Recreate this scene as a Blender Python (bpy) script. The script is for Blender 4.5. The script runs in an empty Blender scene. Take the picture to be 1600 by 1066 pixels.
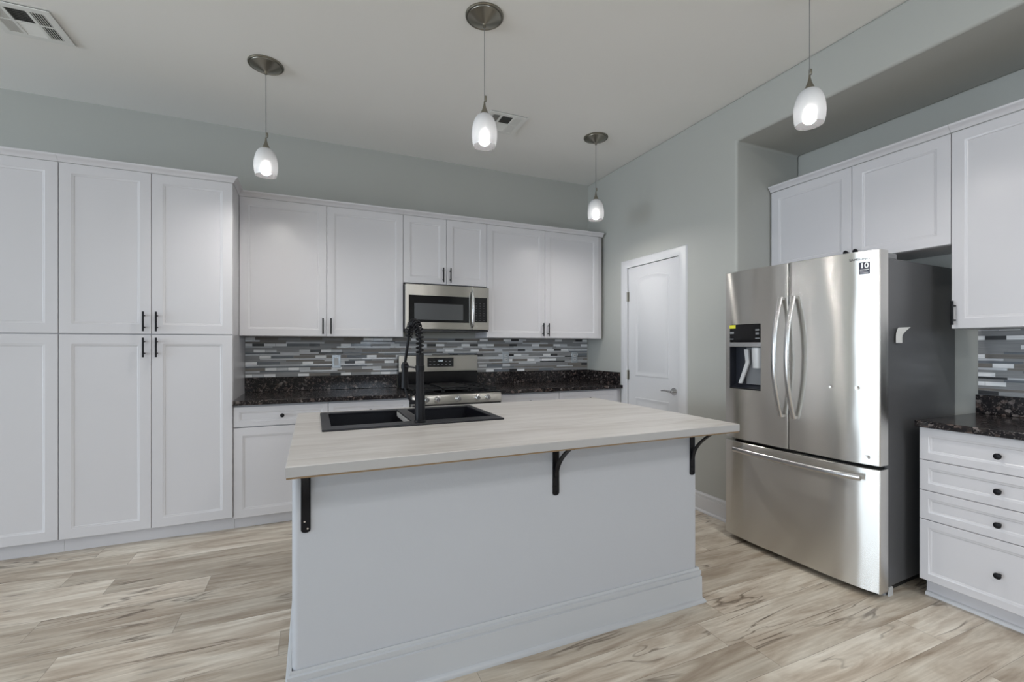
import bpy, bmesh, math, random
from mathutils import Vector, Matrix
random.seed(7)
C = bpy.context.scene.collection
PI = math.pi

# ------------------------------------------------------------------ camera, world, light
cam_d = bpy.data.cameras.new('camera')
cam = bpy.data.objects.new('camera', cam_d); C.objects.link(cam)
cam.location = (0, 0, 1.2947)
cam.rotation_euler = (PI / 2, 0, -math.radians(23.563))
cam_d.sensor_width = 36; cam_d.sensor_fit = 'HORIZONTAL'
cam_d.lens = 711.08 / 1600 * 36
cam_d.shift_x = (800 - 799.49) / 1600
cam_d.shift_y = (541.11 - 533) / 1600
cam_d.clip_start = 0.02
bpy.context.scene.camera = cam

w = bpy.data.worlds.new('world'); bpy.context.scene.world = w
w.use_nodes = True
bg = w.node_tree.nodes['Background']
bg.inputs[0].default_value = (0.75, 0.87, 1.0, 1); bg.inputs[1].default_value = 1.0

vs = bpy.context.scene.view_settings
vs.view_transform = 'Standard'; vs.look = 'None'; vs.gamma = 1.0; vs.use_curve_mapping = False
vs.exposure = 0.08

def area(name, loc, rot, sx, sy, power, col):
    d = bpy.data.lights.new(name, 'AREA'); d.shape = 'RECTANGLE'; d.size = sx; d.size_y = sy
    d.energy = power; d.color = col
    o = bpy.data.objects.new(name, d); C.objects.link(o); o.location = loc; o.rotation_euler = rot
    return o
SKY = (0.93, 0.965, 1.0)
area('patio_daylight', (-9.22, 0.0, 1.25), (0, -PI / 2, 0), 2.3, 6.8, 400, (.76,.875,1.0))
area('living_window_daylight', (-3.1, -4.72, 1.95), (PI / 2, 0, 0), 2.6, 1.2, 14, (.74,.86,1.0))
area('dining_window_daylight', (1.2, -4.72, 1.95), (PI / 2, 0, 0), 1.4, 1.2, 46, (.74,.86,1.0))
def overhead_fill(x, y, power):  # unseen overhead fill, added to light fronts and floor; no fixtures here
    d = bpy.data.lights.new('overhead_fill_light', 'AREA'); d.shape = 'DISK'; d.size = .16; d.energy = power; d.color = (1.0, .98, .955)
    o = bpy.data.objects.new('overhead_fill_light', d); C.objects.link(o); o.location = (x, y, 3.075)
for x, y, p in ((-2.6,-.6,1.5), (-.2,-.6,14), (-2.6,-2.8,1.5), (-.2,-2.8,19), (1.9,-.9,19), (1.9,-2.8,21)):
    overhead_fill(x, y, p)

# ------------------------------------------------------------------ helpers: meshes
class MB:
    def __init__(s): s.v = []; s.f = []; s.m = []
    def quad(s, pts, m=0):
        b = len(s.v); s.v += [tuple(p) for p in pts]; s.f.append(tuple(range(b, b + len(pts)))); s.m.append(m)
    def box(s, x0, x1, y0, y1, z0, z1, m=0):
        if x0 > x1: x0, x1 = x1, x0
        if y0 > y1: y0, y1 = y1, y0
        if z0 > z1: z0, z1 = z1, z0
        b = len(s.v)
        s.v += [(x0,y0,z0),(x1,y0,z0),(x1,y1,z0),(x0,y1,z0),(x0,y0,z1),(x1,y0,z1),(x1,y1,z1),(x0,y1,z1)]
        for q in ((0,3,2,1),(4,5,6,7),(0,1,5,4),(1,2,6,5),(2,3,7,6),(3,0,4,7)):
            s.f.append(tuple(b + i for i in q)); s.m.append(m)
        return s
    def rings(s, rs, close_start=True, close_end=True, m=0):
        """stack of equal-length closed loops"""
        n = len(rs[0]); b = len(s.v)
        for r in rs: s.v += [tuple(p) for p in r]
        for k in range(len(rs) - 1):
            for i in range(n):
                j = (i + 1) % n
                s.f.append((b+k*n+i, b+k*n+j, b+(k+1)*n+j, b+(k+1)*n+i)); s.m.append(m)
        if close_start: s.f.append(tuple(b + i for i in reversed(range(n)))); s.m.append(m)
        if close_end: s.f.append(tuple(b + (len(rs)-1)*n + i for i in range(n))); s.m.append(m)
        return s
    def tube(s, pts, r, n=12, m=0, caps=True):
        pts = [Vector(p) for p in pts]
        rad = r if isinstance(r, (list, tuple)) else [r] * len(pts)
        t0 = (pts[1] - pts[0]).normalized()
        up = Vector((0,0,1)) if abs(t0.z) < .9 else Vector((1,0,0))
        nrm = t0.cross(up).normalized(); rs = []
        for i, p in enumerate(pts):
            a = pts[max(i-1,0)]; c = pts[min(i+1,len(pts)-1)]
            t = (c - a).normalized()
            nrm = (nrm - t * nrm.dot(t)).normalized(); bn = t.cross(nrm)
            rs.append([p + (nrm*math.cos(2*PI*k/n) + bn*math.sin(2*PI*k/n))*rad[i] for k in range(n)])
        return s.rings(rs, caps, caps, m)
    def lathe(s, prof, c=(0,0,0), n=32, m=0, caps=True):
        rs = [[(c[0]+r*math.cos(2*PI*k/n), c[1]+r*math.sin(2*PI*k/n), c[2]+z) for k in range(n)] for r, z in prof]
        return s.rings(rs, caps, caps, m)
    def prism(s, poly, axis, a, b, m=0):
        """poly 2d extruded along axis ('x': poly=(y,z); 'y': (x,z); 'z': (x,y))"""
        def P(u, v, t): return {'x':(t,u,v),'y':(u,t,v),'z':(u,v,t)}[axis]
        return s.rings([[P(u,v,a) for u,v in poly],[P(u,v,b) for u,v in poly]], True, True, m)
    def grid_xy(s, xs, ys, z0, z1, holes=(), m=0):
        """slab on a grid with rectangular holes given as cell index pairs"""
        nx, ny = len(xs)-1, len(ys)-1
        solid = lambda i, j: 0 <= i < nx and 0 <= j < ny and (i, j) not in holes
        idx = {}
        def V(i, j, k):
            if (i,j,k) not in idx: idx[(i,j,k)] = len(s.v); s.v.append((xs[i], ys[j], (z0,z1)[k]))
            return idx[(i,j,k)]
        for i in range(nx):
            for j in range(ny):
                if not solid(i,j): continue
                s.f.append((V(i,j,1),V(i+1,j,1),V(i+1,j+1,1),V(i,j+1,1))); s.m.append(m)
                s.f.append((V(i,j,0),V(i,j+1,0),V(i+1,j+1,0),V(i+1,j,0))); s.m.append(m)
                for di,dj,(a,b) in ((-1,0,((i,j+1),(i,j))),(1,0,((i+1,j),(i+1,j+1))),(0,-1,((i,j),(i+1,j))),(0,1,((i+1,j+1),(i,j+1)))):
                    if not solid(i+di,j+dj):
                        s.f.append((V(*a,0),V(*b,0),V(*b,1),V(*a,1))); s.m.append(m)
        return s
    def build(s, name, mats, parent=None, loc=None, rot=None, bevel=0, seg=2, smooth=True, angle=35):
        me = bpy.data.meshes.new(name)
        me.from_pydata(s.v, [], s.f)
        if not isinstance(mats, (list, tuple)): mats = [mats]
        for x in mats: me.materials.append(x)
        if len(mats) > 1:
            me.polygons.foreach_set('material_index', s.m)
        bm = bmesh.new(); bm.from_mesh(me)
        bmesh.ops.recalc_face_normals(bm, faces=bm.faces); bm.to_mesh(me); bm.free()
        if smooth:
            me.polygons.foreach_set('use_smooth', [True]*len(me.polygons))
            me.set_sharp_from_angle(angle=math.radians(angle))
        me.update()
        o = bpy.data.objects.new(name, me); C.objects.link(o)
        if parent: o.parent = parent
        if loc: o.location = loc
        if rot: o.rotation_euler = rot
        if bevel:
            b = o.modifiers.new('bevel', 'BEVEL'); b.width = bevel; b.segments = seg
            b.limit_method = 'ANGLE'; b.angle_limit = math.radians(40); b.harden_normals = True
        return o

def sweep(path, prof, closed=False):
    """mitred sweep of prof [(out, z)] along a plan polyline; 'out' is to the right of travel"""
    mb = MB(); n = len(path); rs = []
    P = [Vector(p) for p in path]
    for i in range(n):
        d1 = (P[i]-P[i-1]).normalized() if (i > 0 or closed) else None
        d2 = (P[(i+1)%n]-P[i]).normalized() if (i < n-1 or closed) else None
        if d1 is None: d1 = d2
        if d2 is None: d2 = d1
        n1 = Vector((d1.y,-d1.x)); n2 = Vector((d2.y,-d2.x))
        mit = (n1+n2); mit = mit / max(mit.dot(n1), .2)
        rs.append([(P[i].x+mit.x*o, P[i].y+mit.y*o, z) for o, z in prof])
    if closed: rs.append(rs[0])
    mb.rings(rs, not closed, not closed)
    return mb

def thing(name, label, cat, loc=(0,0,0), rz=0, group=None):
    o = bpy.data.objects.new(name, None); C.objects.link(o); o.empty_display_size = .1
    o.location = loc; o.rotation_euler = (0,0,rz); o['label'] = label; o['category'] = cat
    if group: o['group'] = group
    return o
def tag(o, label, cat, group=None):
    o['label'] = label; o['category'] = cat
    if group: o['group'] = group
    return o
def struct(o): o['kind'] = 'structure'; return o

def text_mesh(name, body, size, m, parent, loc, rot, ext=.0004, align='CENTER', sx=1.0, bold=0):
    cu = bpy.data.curves.new('t', 'FONT'); cu.body = body; cu.size = size; cu.extrude = ext
    cu.align_x = align; cu.align_y = 'CENTER'; cu.offset = bold
    t = bpy.data.objects.new('t', cu); C.objects.link(t)
    bpy.context.view_layer.update()
    me = bpy.data.meshes.new_from_object(t.evaluated_get(bpy.context.evaluated_depsgraph_get()))
    bpy.data.objects.remove(t); bpy.data.curves.remove(cu)
    me.materials.clear(); me.materials.append(m); me.name = name
    o = bpy.data.objects.new(name, me); C.objects.link(o); o.parent = parent; o.location = loc; o.rotation_euler = rot
    o.scale = (sx, 1, 1)
    return o

# ------------------------------------------------------------------ helpers: materials
class NT:
    def __init__(s, name):
        s.mat = bpy.data.materials.new(name); s.mat.use_nodes = True
        s.t = s.mat.node_tree; s.b = s.t.nodes['Principled BSDF']; s.out = s.t.nodes['Material Output']
    def n(s, typ, **kw):
        nd = s.t.nodes.new(typ)
        for k, v in kw.items():
            if k == 'inp':
                for a, b in v.items():
                    if isinstance(b, bpy.types.NodeSocket): s.t.links.new(b, nd.inputs[a])
                    else: nd.inputs[a].default_value = b
            else: setattr(nd, k, v)
        return nd
    def link(s, a, b): s.t.links.new(a, b)
    def coord(s, scale=(1,1,1), kind='Object', rot=(0,0,0), loc=(0,0,0)):
        tc = s.n('ShaderNodeTexCoord'); mp = s.n('ShaderNodeMapping')
        mp.inputs['Scale'].default_value = scale; mp.inputs['Rotation'].default_value = rot; mp.inputs['Location'].default_value = loc
        s.link(tc.outputs[kind], mp.inputs[0]); return mp.outputs[0]
    def noise(s, vec, scale, detail=3, rough=.5, dist=0):
        return s.n('ShaderNodeTexNoise', inp={'Vector':vec,'Scale':scale,'Detail':detail,'Roughness':rough,'Distortion':dist})
    def ramp(s, fac, stops, interp='LINEAR'):
        r = s.n('ShaderNodeValToRGB'); r.color_ramp.interpolation = interp
        e = r.color_ramp.elements
        while len(e) < len(stops): e.new(.5)
        for i, (p, c) in enumerate(stops):
            e[i].position = p; e[i].color = c if len(c) == 4 else (*c, 1)
        s.link(fac, r.inputs[0]); return r.outputs[0]
    def math(s, op, a, b=None, c=None):
        nd = s.n('ShaderNodeMath', operation=op)
        for i, x in enumerate((a, b, c)):
            if x is None: continue
            if isinstance(x, bpy.types.NodeSocket): s.link(x, nd.inputs[i])
            else: nd.inputs[i].default_value = x
        return nd.outputs[0]
    def mix(s, fac, a, b, blend='MIX'):
        nd = s.n('ShaderNodeMix', data_type='RGBA', blend_type=blend)
        for i, x in ((0, fac), (6, a), (7, b)):
            if isinstance(x, bpy.types.NodeSocket): s.link(x, nd.inputs[i])
            else: nd.inputs[i].default_value = x if i == 0 else (x if len(x) == 4 else (*x, 1))
        return nd.outputs[2]
    def bump(s, h, strength=.1, dist=.001):
        b = s.n('ShaderNodeBump', inp={'Height':h,'Strength':strength,'Distance':dist}); s.link(b.outputs[0], s.b.inputs['Normal']); return b
    def set(s, **kw):
        names = dict(col='Base Color', rough='Roughness', metal='Metallic', spec='Specular IOR Level', trans='Transmission Weight',
                     ior='IOR', aniso='Anisotropic', coat='Coat Weight', ecol='Emission Color', emit='Emission Strength', arot='Anisotropic Rotation')
        for k, v in kw.items():
            i = s.b.inputs[names[k]]
            if isinstance(v, bpy.types.NodeSocket): s.link(v, i)
            else: i.default_value = (*v, 1) if k in ('col','ecol') and len(v) == 3 else v
        return s

def simple(name, col, rough=.5, metal=0, bump=None, spec=.5, coat=0):
    t = NT(name); t.set(col=col, rough=rough, metal=metal, spec=spec, coat=coat)
    if bump:
        sc, st, ds = bump
        t.bump(t.noise(t.coord(), sc, 4).outputs[0], st, ds)
    else:
        nz = t.noise(t.coord(), 60, 2).outputs[0]
        t.set(rough=t.math('MULTIPLY_ADD', nz, .06, rough - .03))
    return t.mat

M = {}
M['white'] = simple('white_cabinet_paint', (.625,.612,.63), .30, bump=(90,.04,.0006))
M['trim'] = simple('white_trim_paint', (.64,.64,.655), .35, bump=(40,.05,.0008))
M['wall'] = simple('sage_grey_wall_paint', (.443,.447,.418), .55, bump=(170,.16,.0012))
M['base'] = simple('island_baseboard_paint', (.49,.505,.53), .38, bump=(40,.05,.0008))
M['pony'] = simple('pale_grey_wall_paint', (.48,.495,.53), .5, bump=(150,.30,.0016))
M['ceiling'] = simple('ceiling_paint', (.88,.87,.84), .8, bump=(120,.15,.0015))
M['black'] = simple('black_metal', (.007,.007,.009), .42, 0, spec=.2)
M['black_plastic'] = simple('black_plastic', (.012,.012,.013), .3)
M['black_glass'] = simple('black_glass', (.005,.005,.006), .06, spec=.35)
M['window_glass'] = simple('microwave_window_mesh', (.07,.073,.076), .18)
M['iron'] = simple('cast_iron', (.010,.010,.011), .5, spec=.3, bump=(220,.2,.001))
M['enamel'] = simple('black_enamel', (.006,.006,.007), .14, spec=.25)
M['fridge_side'] = simple('charcoal_textured_steel', (.10,.101,.106), .28, bump=(350,.12,.0006))
M['gasket'] = simple('gasket_black', (.01,.01,.01), .6)
M['nickel'] = simple('brushed_nickel', (.27,.255,.215), .30, 1)
M['chrome'] = simple('satin_chrome', (.62,.62,.62), .16, 1)
M['bowl'] = simple('black_sink_bowl', (.006,.006,.009), .4, spec=.15)
M['sink'] = simple('black_granite_composite', (.009,.009,.013), .30, spec=.4, bump=(500,.1,.0004))
M['grey_plastic'] = simple('grey_plastic', (.22,.225,.235), .35)
M['recess'] = simple('dark_blue_plastic', (.018,.020,.028), .3)
M['cord'] = simple('grey_cord', (.20,.20,.195), .4)
M['key'] = simple('dim_key_print', (.07,.07,.075), .4)
M['light_plastic'] = simple('light_grey_plastic', (.55,.56,.57), .3)
M['paper'] = simple('white_paper', (.78,.78,.76), .7)
M['yellow'] = simple('yellow_sticker', (.75,.72,.05), .5)
M['sticker'] = simple('dark_sticker', (.02,.018,.035), .35)
M['print'] = simple('white_print', (.8,.8,.8), .5)
M['ink'] = simple('grey_ink', (.10,.10,.10), .5)
M['vent'] = simple('white_vent_enamel', (.82,.82,.79), .45)
M['vent_dark'] = simple('duct_dark', (.06,.06,.055), .8)
M['wood_edge'] = simple('raw_particle_board', (.25,.17,.095), .8, bump=(300,.4,.001))
M['plate'] = simple('silver_outlet_plate', (.42,.45,.48), .3, .6)
M['grout'] = simple('grey_grout', (.30,.30,.30), .8)
M['display'] = simple('display_glass', (.01,.01,.013), .08)
M['rubber'] = simple('rubber', (.02,.02,.02), .7)

AROT = 0.25
def stainless(name, col=(.60,.59,.57), rough=.2, wob=.25, spread=1.0, freq=5.0, aniso=.97, dents=()):
    t = NT(name)
    wobble = t.noise(t.coord((1.2,1.2,.35)), freq, 1, .4).outputs[0]
    fine = t.noise(t.coord((2,2,1100)), 1.0, 2, .6).outputs[0]       # horizontal brush lines
    b1 = t.n('ShaderNodeBump', inp={'Height':wobble,'Strength':wob,'Distance':.02})
    b2 = t.n('ShaderNodeBump', inp={'Height':fine,'Strength':1.0,'Distance':.00016*spread,'Normal':b1.outputs[0]})
    t.link(b2.outputs[0], t.b.inputs['Normal'])
    prev = b1
    for dx, dz, r in dents:                       # small knocks in the sheet
        tc = t.n('ShaderNodeTexCoord'); sp = t.n('ShaderNodeSeparateXYZ', inp={0:tc.outputs['Object']})
        d2 = t.math('SQRT', t.math('ADD', t.math('POWER', t.math('SUBTRACT', sp.outputs[0], dx), 2.0), t.math('POWER', t.math('SUBTRACT', sp.outputs[2], dz), 2.0)))
        hgt = t.math('SMOOTH_MIN', t.math('DIVIDE', d2, r), 1.0, .4)
        prev = t.n('ShaderNodeBump', inp={'Height':hgt,'Strength':1.0,'Distance':.0022,'Normal':prev.outputs[0]})
    if dents: t.link(prev.outputs[0], b2.inputs['Normal'])
    tg = t.n('ShaderNodeTangent', direction_type='RADIAL', axis='Z')
    t.link(tg.outputs[0], t.b.inputs['Tangent'])
    t.set(col=col, rough=rough, metal=1, aniso=aniso, arot=AROT)
    return t.mat
M['steel'] = stainless('brushed_stainless_steel', (.72,.705,.67), .27, .22, .3, aniso=1.0)
M['steel_dented'] = stainless('brushed_stainless_steel_dented', (.72,.705,.67), .27, .22, .3, aniso=1.0, dents=((.688,1.074,.011),(.812,1.077,.010),(.853,.723,.013)))
M['steel2'] = stainless('stainless_appliance_trim', (.42,.41,.385), .28, .05, .3, aniso=.95)
M['handle'] = simple('satin_steel_handle', (.62,.62,.62), .24, 1)

def granite():
    t = NT('tan_brown_granite'); c = t.coord()
    warp = t.noise(c, 40, 2).outputs['Color']
    vv = t.n('ShaderNodeVectorMath', operation='MULTIPLY_ADD', inp={0:warp, 1:(.02,.02,.02), 2:c}).outputs[0]
    vo = t.n('ShaderNodeTexVoronoi', inp={'Vector':vv,'Scale':58.0})
    sep = t.n('ShaderNodeSeparateColor', inp={0:vo.outputs['Color']})
    base = t.ramp(sep.outputs[0], [(0,(.008,.007,.008)),(.40,(.016,.013,.013)),(.55,(.030,.024,.022)),(.70,(.012,.010,.011)),(.80,(.105,.076,.066)),(.88,(.018,.015,.015)),(.95,(.19,.165,.155)),(1,(.05,.038,.036))], 'CONSTANT')
    big = t.noise(c, 14, 3).outputs[0]
    m1 = t.ramp(big, [(.42,(0,0,0)),(.58,(1,1,1))])
    col = t.mix(t.math('MULTIPLY', m1, .55), base, (.012,.010,.011))
    fl = t.n('ShaderNodeTexVoronoi', inp={'Vector':vv,'Scale':210.0})
    s2 = t.n('ShaderNodeSeparateColor', inp={0:fl.outputs['Color']})
    col = t.mix(t.math('MULTIPLY', t.math('GREATER_THAN', s2.outputs[1], .90), .5), col, (.20,.17,.16))
    t.set(col=col, rough=.16, spec=.28); return t.mat
M['granite'] = granite()

def laminate():
    t = NT('pale_stone_laminate'); c = t.coord((1.0,7.0,7.0))
    n1 = t.noise(c, 1.4, 5, .6, .6).outputs[0]
    n2 = t.noise(t.coord((1.5,22,22)), 1.6, 4, .6, .3).outputs[0]
    col = t.ramp(n1, [(.30,(.41,.378,.352)),(.46,(.52,.497,.475)),(.60,(.585,.565,.546)),(.75,(.485,.466,.448))])
    col = t.mix(t.math('MULTIPLY', t.ramp(n2, [(.50,(0,0,0)),(.72,(1,1,1))]), .30), col, (.30,.27,.25))
    t.set(col=col, rough=.34); t.bump(n2, .05, .001); return t.mat
M['laminate'] = laminate()

def plank_floor():
    t = NT('pale_oak_vinyl_planks')
    tc = t.n('ShaderNodeTexCoord'); sp = t.n('ShaderNodeSeparateXYZ', inp={0:tc.outputs['Object']})
    X, Y = sp.outputs[0], sp.outputs[1]
    W, L = .178, 1.22
    row = t.math('FLOOR', t.math('DIVIDE', Y, W)); fy = t.math('FRACT', t.math('DIVIDE', Y, W))
    rn = t.n('ShaderNodeTexWhiteNoise', noise_dimensions='1D', inp={'W':row}).outputs['Value']
    xs = t.math('ADD', t.math('DIVIDE', X, L), rn)
    colid = t.math('FLOOR', xs); fx = t.math('FRACT', xs)
    idv = t.n('ShaderNodeCombineXYZ', inp={0:colid, 1:row})
    wn = t.n('ShaderNodeTexWhiteNoise', noise_dimensions='2D', inp={'Vector':idv.outputs[0]})
    pr = wn.outputs['Value']; pc = t.n('ShaderNodeSeparateColor', inp={0:wn.outputs['Color']})
    offx = t.math('MULTIPLY_ADD', pc.outputs[0], 37.0, X); offy = t.math('MULTIPLY_ADD', pc.outputs[1], 53.0, Y)
    def vec(sx, sy): return t.n('ShaderNodeCombineXYZ', inp={0:t.math('MULTIPLY', offx, sx), 1:t.math('MULTIPLY', offy, sy)}).outputs[0]
    g1 = t.noise(vec(1.3, 7.5), 1.4, 5, .58, 1.1).outputs[0]
    g2 = t.noise(vec(2.5, 55), 1.3, 4, .6, .5).outputs[0]
    g3 = t.noise(vec(1.0, 9), 1.05, 2, .5, 1.2).outputs[0]
    base = t.ramp(g1, [(.25,(.30,.235,.175)),(.42,(.475,.405,.33)),(.55,(.61,.55,.468)),(.75,(.74,.695,.615))])
    base = t.mix(t.math('MULTIPLY', t.ramp(g2, [(.40,(1,1,1)),(.62,(0,0,0))]), .24), base, (.24,.185,.13))
    tone = t.ramp(pr, [(0,(.80,.78,.75)),(.35,(.95,.94,.92)),(.7,(1.08,1.08,1.07)),(1,(1.22,1.23,1.24))])
    base = t.mix(1.0, base, tone, 'MULTIPLY')
    crack = t.math('MULTIPLY', t.ramp(g3, [(.475,(0,0,0)),(.497,(1,1,1)),(.503,(1,1,1)),(.525,(0,0,0))]), t.ramp(t.noise(vec(1.6, 3), 1.3, 2).outputs[0], [(.50,(0,0,0)),(.60,(1,1,1))]))
    base = t.mix(t.math('MULTIPLY', crack, .75), base, (.10,.07,.045))
    kn = t.n('ShaderNodeTexVoronoi', inp={'Vector':vec(1.3, 4.2),'Scale':1.0})
    kd = t.ramp(kn.outputs['Distance'], [(.02,(1,1,1)),(.16,(0,0,0))])
    ksel = t.math('GREATER_THAN', t.n('ShaderNodeSeparateColor', inp={0:kn.outputs['Color']}).outputs[0], .70)
    base = t.mix(t.math('MULTIPLY', t.math('MULTIPLY', kd, ksel), .6), base, (.14,.09,.05))
    e1 = t.math('MULTIPLY', t.math('MINIMUM', fy, t.math('SUBTRACT', 1.0, fy)), W)
    e2 = t.math('MULTIPLY', t.math('MINIMUM', fx, t.math('SUBTRACT', 1.0, fx)), L)
    gap = t.math('LESS_THAN', t.math('MINIMUM', e1, e2), .0011)
    col = t.mix(t.math('MULTIPLY', gap, .55), base, (.10,.075,.05))
    t.set(col=col, rough=t.math('MULTIPLY_ADD', g1, .15, .30), spec=.45)
    t.bump(t.math('SUBTRACT', t.math('MULTIPLY', g2, .25), gap), .25, .0012)
    return t.mat
M['edge'] = simple('edge_band_shade_tone', (.40,.395,.395), .4)  # laminate toned down: the front edge's shade is put into this colour
M['floor'] = plank_floor()

def tile_mat(name, col, rough, metal=0, var=.15):
    t = NT(name); c = t.coord((6,6,120))
    nz = t.noise(c, 1.2, 3).outputs[0]
    lo = tuple(x*(1-var) for x in col); hi = tuple(min(1, x*(1+var)) for x in col)
    t.set(col=t.ramp(nz, [(.35,lo),(.65,hi)]), rough=rough, metal=metal); return t.mat
TILES = [tile_mat('tile_white_marble', (.92,.92,.93), .25, 0, .12), tile_mat('tile_pale_grey_glass', (.60,.61,.63), .14),
         tile_mat('tile_mid_grey_stone', (.27,.27,.272), .35), tile_mat('tile_taupe_stone', (.19,.17,.152), .4),
         tile_mat('tile_charcoal', (.035,.035,.037), .22), tile_mat('tile_steel_strip', (.55,.55,.56), .38, .6),
         tile_mat('tile_slate_glass', (.16,.175,.195), .12)]

def shade_glass():
    t = NT('frosted_pendant_glass')
    nz = t.noise(t.coord(), 14, 2).outputs[0]
    tcol = t.ramp(nz, [(.3,(.0024,.00242,.0025)),(.7,(.0030,.00303,.0031))])
    geo = t.n('ShaderNodeNewGeometry')
    dcol = t.mix(geo.outputs['Backfacing'], (.50,.505,.515), (.0028,.0028,.0029))   # frosted outside, inner face darkened to hold down the bulb's glare
    tr = t.n('ShaderNodeBsdfTranslucent', inp={'Color':tcol})
    tp = t.n('ShaderNodeBsdfTransparent', inp={'Color':(1,1,1,1)})
    df = t.n('ShaderNodeBsdfDiffuse', inp={'Color':dcol})
    gl = t.n('ShaderNodeBsdfGlossy', inp={'Color':(.9,.9,.9,1),'Roughness':.12})
    ad = t.n('ShaderNodeAddShader', inp={0:tr.outputs[0], 1:df.outputs[0]})
    m2 = t.n('ShaderNodeMixShader', inp={0:.0020, 1:ad.outputs[0], 2:tp.outputs[0]})
    fac = t.math('MULTIPLY', t.math('SUBTRACT', 1.0, geo.outputs['Backfacing']), .05)
    m3 = t.n('ShaderNodeMixShader', inp={0:fac, 1:m2.outputs[0], 2:gl.outputs[0]})
    t.link(m3.outputs[0], t.out.inputs[0]); return t.mat
M['shade'] = shade_glass()
def bulb_mat():
    t = NT('lit_bulb'); t.set(col=(1,1,1), ecol=(1.0,.97,.93), emit=560.0); return t.mat
M['bulb'] = bulb_mat()
def led():
    t = NT('lit_display_digits'); t.set(col=(.1,.1,.1), ecol=(.75,.9,1.0), emit=.8); return t.mat
M['led'] = led()

# ------------------------------------------------------------------ room shell
XR, YW, ZC = 2.80, 4.30, 3.08
XL, YF = -9.0, -4.5
YN, ZN, XN = 2.3615, 2.7745, 3.475
struct(MB().box(XL-.2, 3.7, YF-.2, YW+.2, -.1, 0).build('floor', M['floor'], smooth=False))
struct(MB().box(XL-.2, 3.7, YF-.2, YW+.2, ZC, ZC+.1).build('ceiling', M['ceiling'], smooth=False))
struct(MB().box(XL-.2, XR, YW, YW+.15, 0, ZC).build('wall_back', M['wall'], smooth=False))
poly = [(YW+.15,0),(YW+.15,ZC),(YF,ZC),(YF,ZN),(YN,ZN),(YN,0)]
struct(MB().prism(poly, 'x', XR, XN).build('wall_right', M['wall'], bevel=.018, seg=4))
struct(MB().box(XN, XN+.12, YF, YW+.15, 0, ZC).build('wall_niche', M['wall'], smooth=False))
def wall_open(name, axis, c0, c1, u0, u1, op):
    mb = MB(); u = sorted(op); cur = u0
    def bx(a, b, z0, z1):
        if axis == 'x': mb.box(c0, c1, a, b, z0, z1)
        else: mb.box(a, b, c0, c1, z0, z1)
    for (a, b, z0, z1) in u:
        bx(cur, a, 0, ZC)
        if z0 > 0: bx(a, b, 0, z0)
        bx(a, b, z1, ZC); cur = b
    bx(cur, u1, 0, ZC)
    return struct(mb.build(name, M['wall'], smooth=False))
wall_open('wall_left', 'x', XL-.15, XL, YF, YW, [(-3.4, 3.4, .06, 2.4)])
wall_open('wall_front', 'y', YF-.15, YF, XL-.15, XN+.12, [(-4.4,-1.8,1.35,2.55),(.5,1.9,1.35,2.55)])
def win_frame(name, axis, c, a, b, z0, z1, n):
    mb = MB()
    def bx(p, q, r, s):
        if axis == 'x': mb.box(c-.03, c+.03, p, q, r, s)
        else: mb.box(p, q, c-.03, c+.03, r, s)
    bx(a, b, z0, z0+.06); bx(a, b, z1-.06, z1); bx(a, a+.06, z0, z1); bx(b-.06, b, z0, z1)
    for k in range(1, n): x = a+(b-a)*k/n; bx(x-.035, x+.035, z0, z1)
    struct(mb.build(name, M['trim'], smooth=False))
win_frame('window_1', 'x', XL-.08, -3.4, 3.4, .06, 2.4, 4)
win_frame('window_2', 'y', YF-.08, -4.4, -1.8, 1.35, 2.55, 2)
win_frame('window_3', 'y', YF-.08, .5, 1.9, 1.35, 2.55, 2)

BASE = [(0,0),(.028,0),(.028,.010),(.024,.016),(.016,.020),(.015,.112),(.010,.115),(.010,.119),(.0132,.1215),(.0132,.136),(.0075,.140),(.005,.149),(0,.149)]
# right of the door: pantry-door casing to niche corner and around it
struct(sweep([(XR-.0005,2.829),(XR-.0005,YN-.0005),(XN-.7+.4,YN-.0005)], BASE).build('baseboard_right', M['trim'], angle=50))

# ------------------------------------------------------------------ pantry-room door in right wall
def door_loop(y0, y1, z0, zs, rise, ins, x, N=14):
    a, b = y0-ins, y1+ins          # y0 > y1 : left edge (far) to right edge (near)
    L = [(x, a, z0+ins), (x, b, z0+ins)]
    hw = (a-b)/2; yc = (a+b)/2
    for k in range(N+1):
        y = b + (a-b)*k/N
        L.append((x, y, zs-ins+rise*(1-((y-yc)/hw)**2)))
    return L
dr = struct(MB().box(2.789, 2.7995, 2.917, 3.577, .008, 2.044).build('door_1', M['trim'], bevel=.002))
tag(dr, 'white two panel interior door with arched top panel', 'door')
def door_panel(z0, zs, rise):
    x = 2.789; mb = MB(); ls = []
    for ins, d in ((0,.0),(.004,.004),(.012,.005),(.022,.001),(.045,.001),(.058,.005)):
        ls.append(door_loop(3.475, 3.028, z0, zs, rise, ins, x-d))
    mb.rings(ls, False, True); return mb
door_panel(1.015, 1.912, .036).build('arched_panel', M['trim'], dr, angle=30)
door_panel(.16, .815, 0).build('lower_panel', M['trim'], dr, angle=30)
hd = MB(); hd.tube([(2.789,2.965,.912),(2.780,2.965,.912)], .032, 24)
hd.tube([(2.780,2.965,.912),(2.745,2.965,.912)], .011, 14)
hd.tube([(2.745,2.960,.912),(2.741,2.985,.913),(2.740,3.02,.917),(2.742,3.05,.914),(2.745,3.075,.911)], [.011,.0105,.009,.008,.006], 12)
lv = hd.build('lever_handle', M['chrome'], dr); lv['label'] = 'satin chrome lever handle'
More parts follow.
